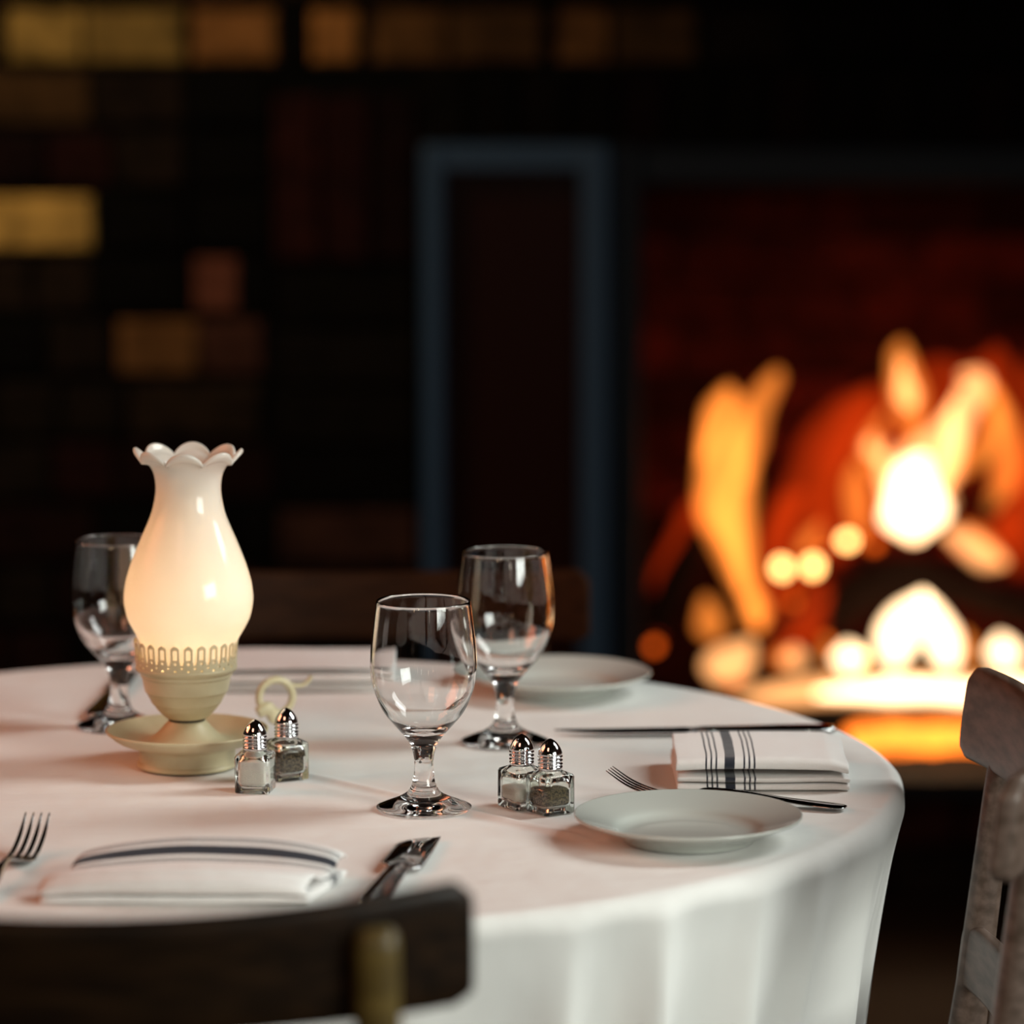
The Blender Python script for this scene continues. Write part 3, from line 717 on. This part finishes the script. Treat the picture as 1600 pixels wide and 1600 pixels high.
def knife(L=0.225, bl_=0.105, bw=0.0105, hw=0.0085):
    root = thing('table_knife', '', 'knife')
    V = []; F = []; n = 12
    st = smoothprof([(0,.003,.003),(.003,.0075,.0062),(.02,hw+.0012,.0072),(.06,hw,.0072),(L-bl_-.012,hw*.85,.0064),(L-bl_-.003,hw*.62,.0055),(L-bl_+.004,hw*.62,.0040)], 4)
    for (x, h_, t_) in st:
        for k in range(n):
            a = 2*PI*k/n; ca_, sa = math.cos(a), math.sin(a)
            V.append((x, h_*math.copysign(abs(ca_)**.7, ca_), 0.0042+t_*.5*math.copysign(abs(sa)**.8, sa)))
    for i in range(len(st)-1):
        for k in range(n):
            k2 = (k+1) % n; F.append((i*n+k, i*n+k2, (i+1)*n+k2, (i+1)*n+k))
    F.append(tuple(reversed(range(n)))); F.append(tuple((len(st)-1)*n+k for k in range(n)))
    mesh_obj('handle', V, F, M['steel'], root)
    # blade: straight spine on -y, curved edge on +y, both faces slightly hollow
    V = []; F = []; rows_ = []
    for i in range(31):
        t = i/30; x = L-bl_+t*bl_
        up_ = bw*(1.0 if t < .55 else 1-((t-.55)/.45)**2.2*1.75)
        if t < .06: up_ = bw*(.55+.45*t/.06)
        lo = -bw*(1.0 if t > .05 else .6+.4*t/.05)+(.0035*t*t)
        up_ = max(up_, lo+.0004)
        row = []
        for j in range(9):
            s = j/8; y = lo+(up_-lo)*s
            zc = 0.0042+0.0012*math.sin(PI*s)*math.sin(PI*min(1, t*1.1))
            tk = 0.0016*(1-s)+0.0003
            row.append((x, y, zc, tk))
        rows_.append(row)
    for row in rows_:
        for (x, y, z, tk) in row: V.append((x, y, z+tk/2))
        for (x, y, z, tk) in row[::-1]: V.append((x, y, z-tk/2))
    n = 18
    for i in range(30):
        for k in range(n):
            k2 = (k+1) % n; F.append((i*n+k, i*n+k2, (i+1)*n+k2, (i+1)*n+k))
    F.append(tuple(reversed(range(n)))); F.append(tuple(30*n+k for k in range(n)))
    mesh_obj('blade', V, F, M['steel'], root)
    return root
k1 = knife(0.225, 0.105, 0.0150, 0.0095); tip = at(680, 1303, 0.757)
kd = (at(664, 1310)-at(576, 1420)).normalized()
place(k1, at(664, 1313)-kd*0.225, at(664, 1313), 'steel table knife with a broad blade beside the near napkin', 0.2, 0.0, 0.10)
k2 = knife(0.24, 0.12, 0.010)
place(k2, at(1305, 1146), at(842, 1151), 'long steel knife lying behind the striped napkin at right', 0.24, 0.0, 0.0)
k3 = knife(0.235, 0.115, 0.010)
place(k3, at(146, 1126), at(216, 1040), 'dark steel knife lying behind the hidden goblet at the far left', 0.23)

# ------------------------------------------------------------------ folded napkins
def stripe_mat(name, axis, bands):
    m = mat(name, (0.78, 0.76, 0.74), 0.9, Sheen_Weight=0.2)
    b = m.node_tree.nodes['Principled BSDF']
    at_ = nd(m, 'ShaderNodeAttribute'); at_.attribute_name = 'weave'
    sp = nd(m, 'ShaderNodeSeparateXYZ'); lk(m, at_.outputs['Vector'], sp.inputs[0])
    prev = None
    for (c, hw) in bands:
        cm = nd(m, 'ShaderNodeMath', operation='COMPARE'); lk(m, sp.outputs[axis], cm.inputs[0])
        cm.inputs[1].default_value = c; cm.inputs[2].default_value = hw
        if prev is None: prev = cm.outputs[0]
        else:
            mx_ = nd(m, 'ShaderNodeMath', operation='MAXIMUM'); lk(m, prev, mx_.inputs[0]); lk(m, cm.outputs[0], mx_.inputs[1]); prev = mx_.outputs[0]
    mix = nd(m, 'ShaderNodeMix', data_type='RGBA'); lk(m, prev, mix.inputs[0])
    mix.inputs[6].default_value = (0.78, 0.76, 0.74, 1); mix.inputs[7].default_value = (0.012, 0.016, 0.028, 1)
    lk(m, mix.outputs[2], b.inputs['Base Color'])
    tc = nd(m, 'ShaderNodeTexCoord'); wv = nd(m, 'ShaderNodeTexNoise'); wv.inputs['Scale'].default_value = 700
    w2 = nd(m, 'ShaderNodeTexNoise'); w2.inputs['Scale'].default_value = 28
    ad = nd(m, 'ShaderNodeMath', operation='MULTIPLY_ADD'); ad.inputs[1].default_value = 0.12
    bp = nd(m, 'ShaderNodeBump'); bp.inputs['Strength'].default_value = 0.5; bp.inputs['Distance'].default_value = 0.004
    lk(m, tc.outputs['Object'], wv.inputs['Vector']); lk(m, tc.outputs['Object'], w2.inputs['Vector'])
    lk(m, wv.outputs[0], ad.inputs[0]); lk(m, w2.outputs[0], ad.inputs[2]); lk(m, ad.outputs[0], bp.inputs['Height']); lk(m, bp.outputs[0], b.inputs['Normal'])
    return m
def napkin(loc, rz, W, layers, m, label, seed, warp=None):
    """sheet folded back and forth; layers = list of (y_front, y_back, z) from bottom to top, folded at alternating ends"""
    path = []; front = True
    top = None
    if isinstance(layers[-1][0], tuple): top = layers[-1]; layers = layers[:-1]+[(top[0][0], top[-1][0], top[0][1])]
    for i, (yf, yb, z) in enumerate(layers):
        if top and i == len(layers)-1:
            pp = smoothprof(list(top), 6); path += pp; break
        a, b_ = (yb, yf) if i % 2 == 0 else (yf, yb)
        for k in range(15): path.append((a+(b_-a)*k/14, z))
        if i < len(layers)-1:
            zn = layers[i+1][2]; rr = (zn-z)/2
            yn = layers[i+1][0] if i % 2 == 0 else layers[i+1][1]
            sgn = -1 if i % 2 == 0 else 1
            for k in range(1, 9):
                t = k/9; yy = b_+(yn-b_)*t+sgn*math.sin(PI*t)*max(rr, .0015)*1.25
                path.append((yy, z+(zn-z)*(1-math.cos(PI*t))/2))
    nx = 48; V = []; F = []; A = []; s = 0; prev = None
    for (y, z) in path:
        if prev: s += math.hypot(y-prev[0], z-prev[1])
        prev = (y, z)
        for i in range(nx+1):
            u = i/nx; x = -W/2+W*u
            q = noise.noise_vector(Vector((x*16+seed, y*16, z*60)))*0.0016
            zz_ = z+q.z*0.7*min(1, z/0.006); xx = x+q.x*0.8+0.5*q.y; yy = y+q.y*0.6
            if warp: xx, yy, zz_ = warp(u, xx, yy, zz_, z)
            V.append((xx, yy, max(zz_, 0.0012))); A.append((x, y, s))
    for j in range(len(path)-1):
        for i in range(nx): F.append((j*(nx+1)+i, j*(nx+1)+i+1, (j+1)*(nx+1)+i+1, (j+1)*(nx+1)+i))
    o = mesh_obj('folded_napkin', V, F, m)
    at_ = o.data.attributes.new('weave', 'FLOAT_VECTOR', 'POINT')
    for i, a in enumerate(A): at_.data[i].vector = a
    so = o.modifiers.new('solid', 'SOLIDIFY'); so.thickness = 0.0018; so.offset = 0
    ss = o.modifiers.new('sub', 'SUBSURF'); ss.levels = 1; ss.render_levels = 1
    o.location = loc; o.rotation_euler = (0, 0, rz)
    return tag(o, label, 'napkin', 'folded napkins with dark stripes')
# right hand napkin: stripes run front to back
c = at(1186, 1217)
bx = lambda px: (px-1186)/2010
m1 = stripe_mat('striped_napkin_cloth', 0, [(bx(1097), .0007), (bx(1105), .0007), (bx(1113), .0007), (bx(1134), .0040), (bx(1157), .0007), (bx(1165), .0007), (bx(1173), .0007)])
def warpR(u, x, y, z, z0):
    if z0 > 0.012: x += (y-0.0)*(0.02); z += 0.002*math.sin(u*3.1)
    z -= 0.003*max(0, (u-0.9)/0.1)*(z0/0.02)
    return x, y, z
napkin(c, 0.0, 0.137, [(-.046,.060,.0015),(-.044,.060,.0045),(-.044,.060,.0075),(-.050,.058,.0110),(-.050,.060,.0175),(-.046,.060,.0250)], m1, 'folded white napkin with dark stripes at the right edge of the table', 3.0, warpR)
# near left napkin: stripes run left to right along its far side
c = at(305, 1391)
m2 = stripe_mat('banded_napkin_cloth', 1, [(.0160, .0040), (.0085, .0006), (.0062, .0006), (.0240, .0006), (.0265, .0006), (.0290, .0006)])
def warpL(u, x, y, z, z0):
    e = math.sin(PI*u)
    k = min(1, z0/0.018)
    x += y*0.28
    z = z*(0.55+0.45*e**0.55)
    y += 0.004*e*(1 if y > 0 else -0.6)*k
    if y < -0.02: y += 0.012*(1-e**0.5)*k
    return x, y, z
napkin(c, 0.0, 0.186, [(-.040,.040,.0015),(-.036,.040,.0045),(-.036,.040,.0075),((-.040,.0195),(-.036,.0235),(-.026,.0240),(-.014,.0200),(-.002,.0172),(.006,.0180),(.014,.0228),(.022,.0275),(.030,.0300),(.038,.0290),(.043,.0240))], m2, 'puffy folded white napkin with a dark band, nearest the front', 8.0, warpL)
# far napkin
c = at(462, 1066)
m3 = stripe_mat('far_napkin_cloth', 0, [(.088, .004), (.094, .0007), (.082, .0007)])
napkin(c, 0.02, 0.160, [(-.045,.055,.0015),(-.045,.055,.0055),(-.048,.055,.0100),(-.050,.052,.0150),(-.050,.055,.0215)], m3, 'blurred folded napkin at the far side of the table behind the lamp', 15.0)

# ------------------------------------------------------------------ chairs
def chair(loc, rz, label, slab_mat, post_mat, zs=1.0, sag=0.055, arch=0.012, zb=0.779, po=0.015):
    """front of the seat towards local +Y, origin on the floor below the chord of the back"""
    t = thing('dining_chair', label, 'chair', loc, rz, 'wooden dining chairs round the table'); t.scale = (1, 1, zs)
    SAG, HW = sag, 0.225
    lean = 0.11
    def yb(x, z): return -SAG*(1-(x/HW)**2)-(z-0.82)*lean
    def slab(name, z0, z1, hw, th, arch, mt, cr):
        bm = bmesh.new(); nx, nz = 40, 12; F_ = []; B_ = []
        grid = {}
        for s_, off in ((0, -th/2), (1, th/2)):
            for i in range(nx+1):
                u = -1+2*i/nx; x = u*hw
                top = z1+arch*u*u; bot = z0+arch*0.6*u*u
                # rounded end corners
                e = max(0, abs(x)-(hw-cr))/cr; cut = cr*(1-math.sqrt(max(0, 1-e*e)))
                top -= cut; bot += cut*0.55
                for j in range(nz+1):
                    z = bot+(top-bot)*j/nz
                    grid[(s_, i, j)] = bm.verts.new((x, yb(x, z)+off*(1-0.25*(abs(2*j/nz-1))**6), z))
        for s_ in (0, 1):
            for i in range(nx):
                for j in range(nz): bm.faces.new((grid[(s_,i,j)], grid[(s_,i+1,j)], grid[(s_,i+1,j+1)], grid[(s_,i,j+1)]))
        for i in range(nx):
            for j in (0, nz): bm.faces.new((grid[(0,i,j)], grid[(0,i+1,j)], grid[(1,i+1,j)], grid[(1,i,j)]))
        for j in range(nz):
            for i in (0, nx): bm.faces.new((grid[(0,i,j)], grid[(0,i,j+1)], grid[(1,i,j+1)], grid[(1,i,j)]))
        o = bm_obj(name, bm, mt, t)
        bv = o.modifiers.new('bevel', 'BEVEL'); bv.width = 0.003; bv.segments = 2; bv.limit_method = 'ANGLE'
        return o
    slab('top_rail', zb, 0.850, HW, 0.016, arch, slab_mat, 0.012)
    slab('back_slat', 0.600, 0.650, 0.175, 0.014, 0.0, slab_mat, 0.003)
    for s_ in (-1, 1):
        bm = bmesh.new(); rings = []
        for (z, hw_, hd_) in ((0.0, .013, .013), (0.40, .015, .017), (0.48, .015, .018), (0.60, .0135, .013), (0.76, .013, .011), (0.828, .013, .010), (0.836, .0118, .009), (0.8405, .009, .006)):
            x = s_*0.170; y = yb(0.170, z)-po if z > 0.45 else yb(0.170, 0.45)-po-(0.45-z)*0.10
            rings.append([bm.verts.new((x+a*hw_, y+b_*hd_, z)) for (a, b_) in ((-1,-.6),(-.7,-1),(.7,-1),(1,-.6),(1,.6),(.7,1),(-.7,1),(-1,.6))])
        for A, B in zip(rings, rings[1:]):
            for i in range(8): bm.faces.new((A[i], A[(i+1) % 8], B[(i+1) % 8], B[i]))
        bm.faces.new(rings[0][::-1]); bm.faces.new(rings[-1])
        bm_obj('leg', bm, post_mat, t)
        tube('leg', [(s_*0.185, 0.335, 0.43, 0.016), (s_*0.19, 0.345, 0.2, 0.014), (s_*0.195, 0.355, 0.0, 0.012)], 0, post_mat, t, n=14)
    bm = bmesh.new(); box(bm, -.205, .205, 0.0, .38, .43, .455)
    bmesh.ops.bevel(bm, geom=list(bm.edges), offset=0.008, segments=2, affect='EDGES')
    for v in bm.verts: v.co.x *= 0.88+0.3*max(0, v.co.y)
    bm_obj('seat', bm, slab_mat, t, False)
    tube('stretcher', [(-.185, .345, .2), (.185, .345, .2)], 0.008, post_mat, t, n=10)
    tube('stretcher', [(-.172, -.02, .22), (.172, -.02, .22)], 0.008, post_mat, t, n=10)
    return t
chair((-0.247, 2.055, 0), 0.0, 'dark wooden dining chair back in the near foreground at lower left', M['dark_wood'], M['post_wood'])
dx, dy = (0.36-0.326), (2.86-2.41)
chair((0.352, 2.635, 0), math.atan2(dx, 0.0)*0+PI/2-math.atan2(dx, dy), 'worn brown wooden chair at the right edge, seen from its side', M['worn_wood'], M['worn_wood'], 0.992, 0.045, 0.0, 0.775, 0.006)
chair((atd(568, 900, 3.56).x, 3.56, 0), PI, 'dark wooden chair beyond the table, seen behind the middle goblet', M['far_wood'], M['far_wood'], 0.945)
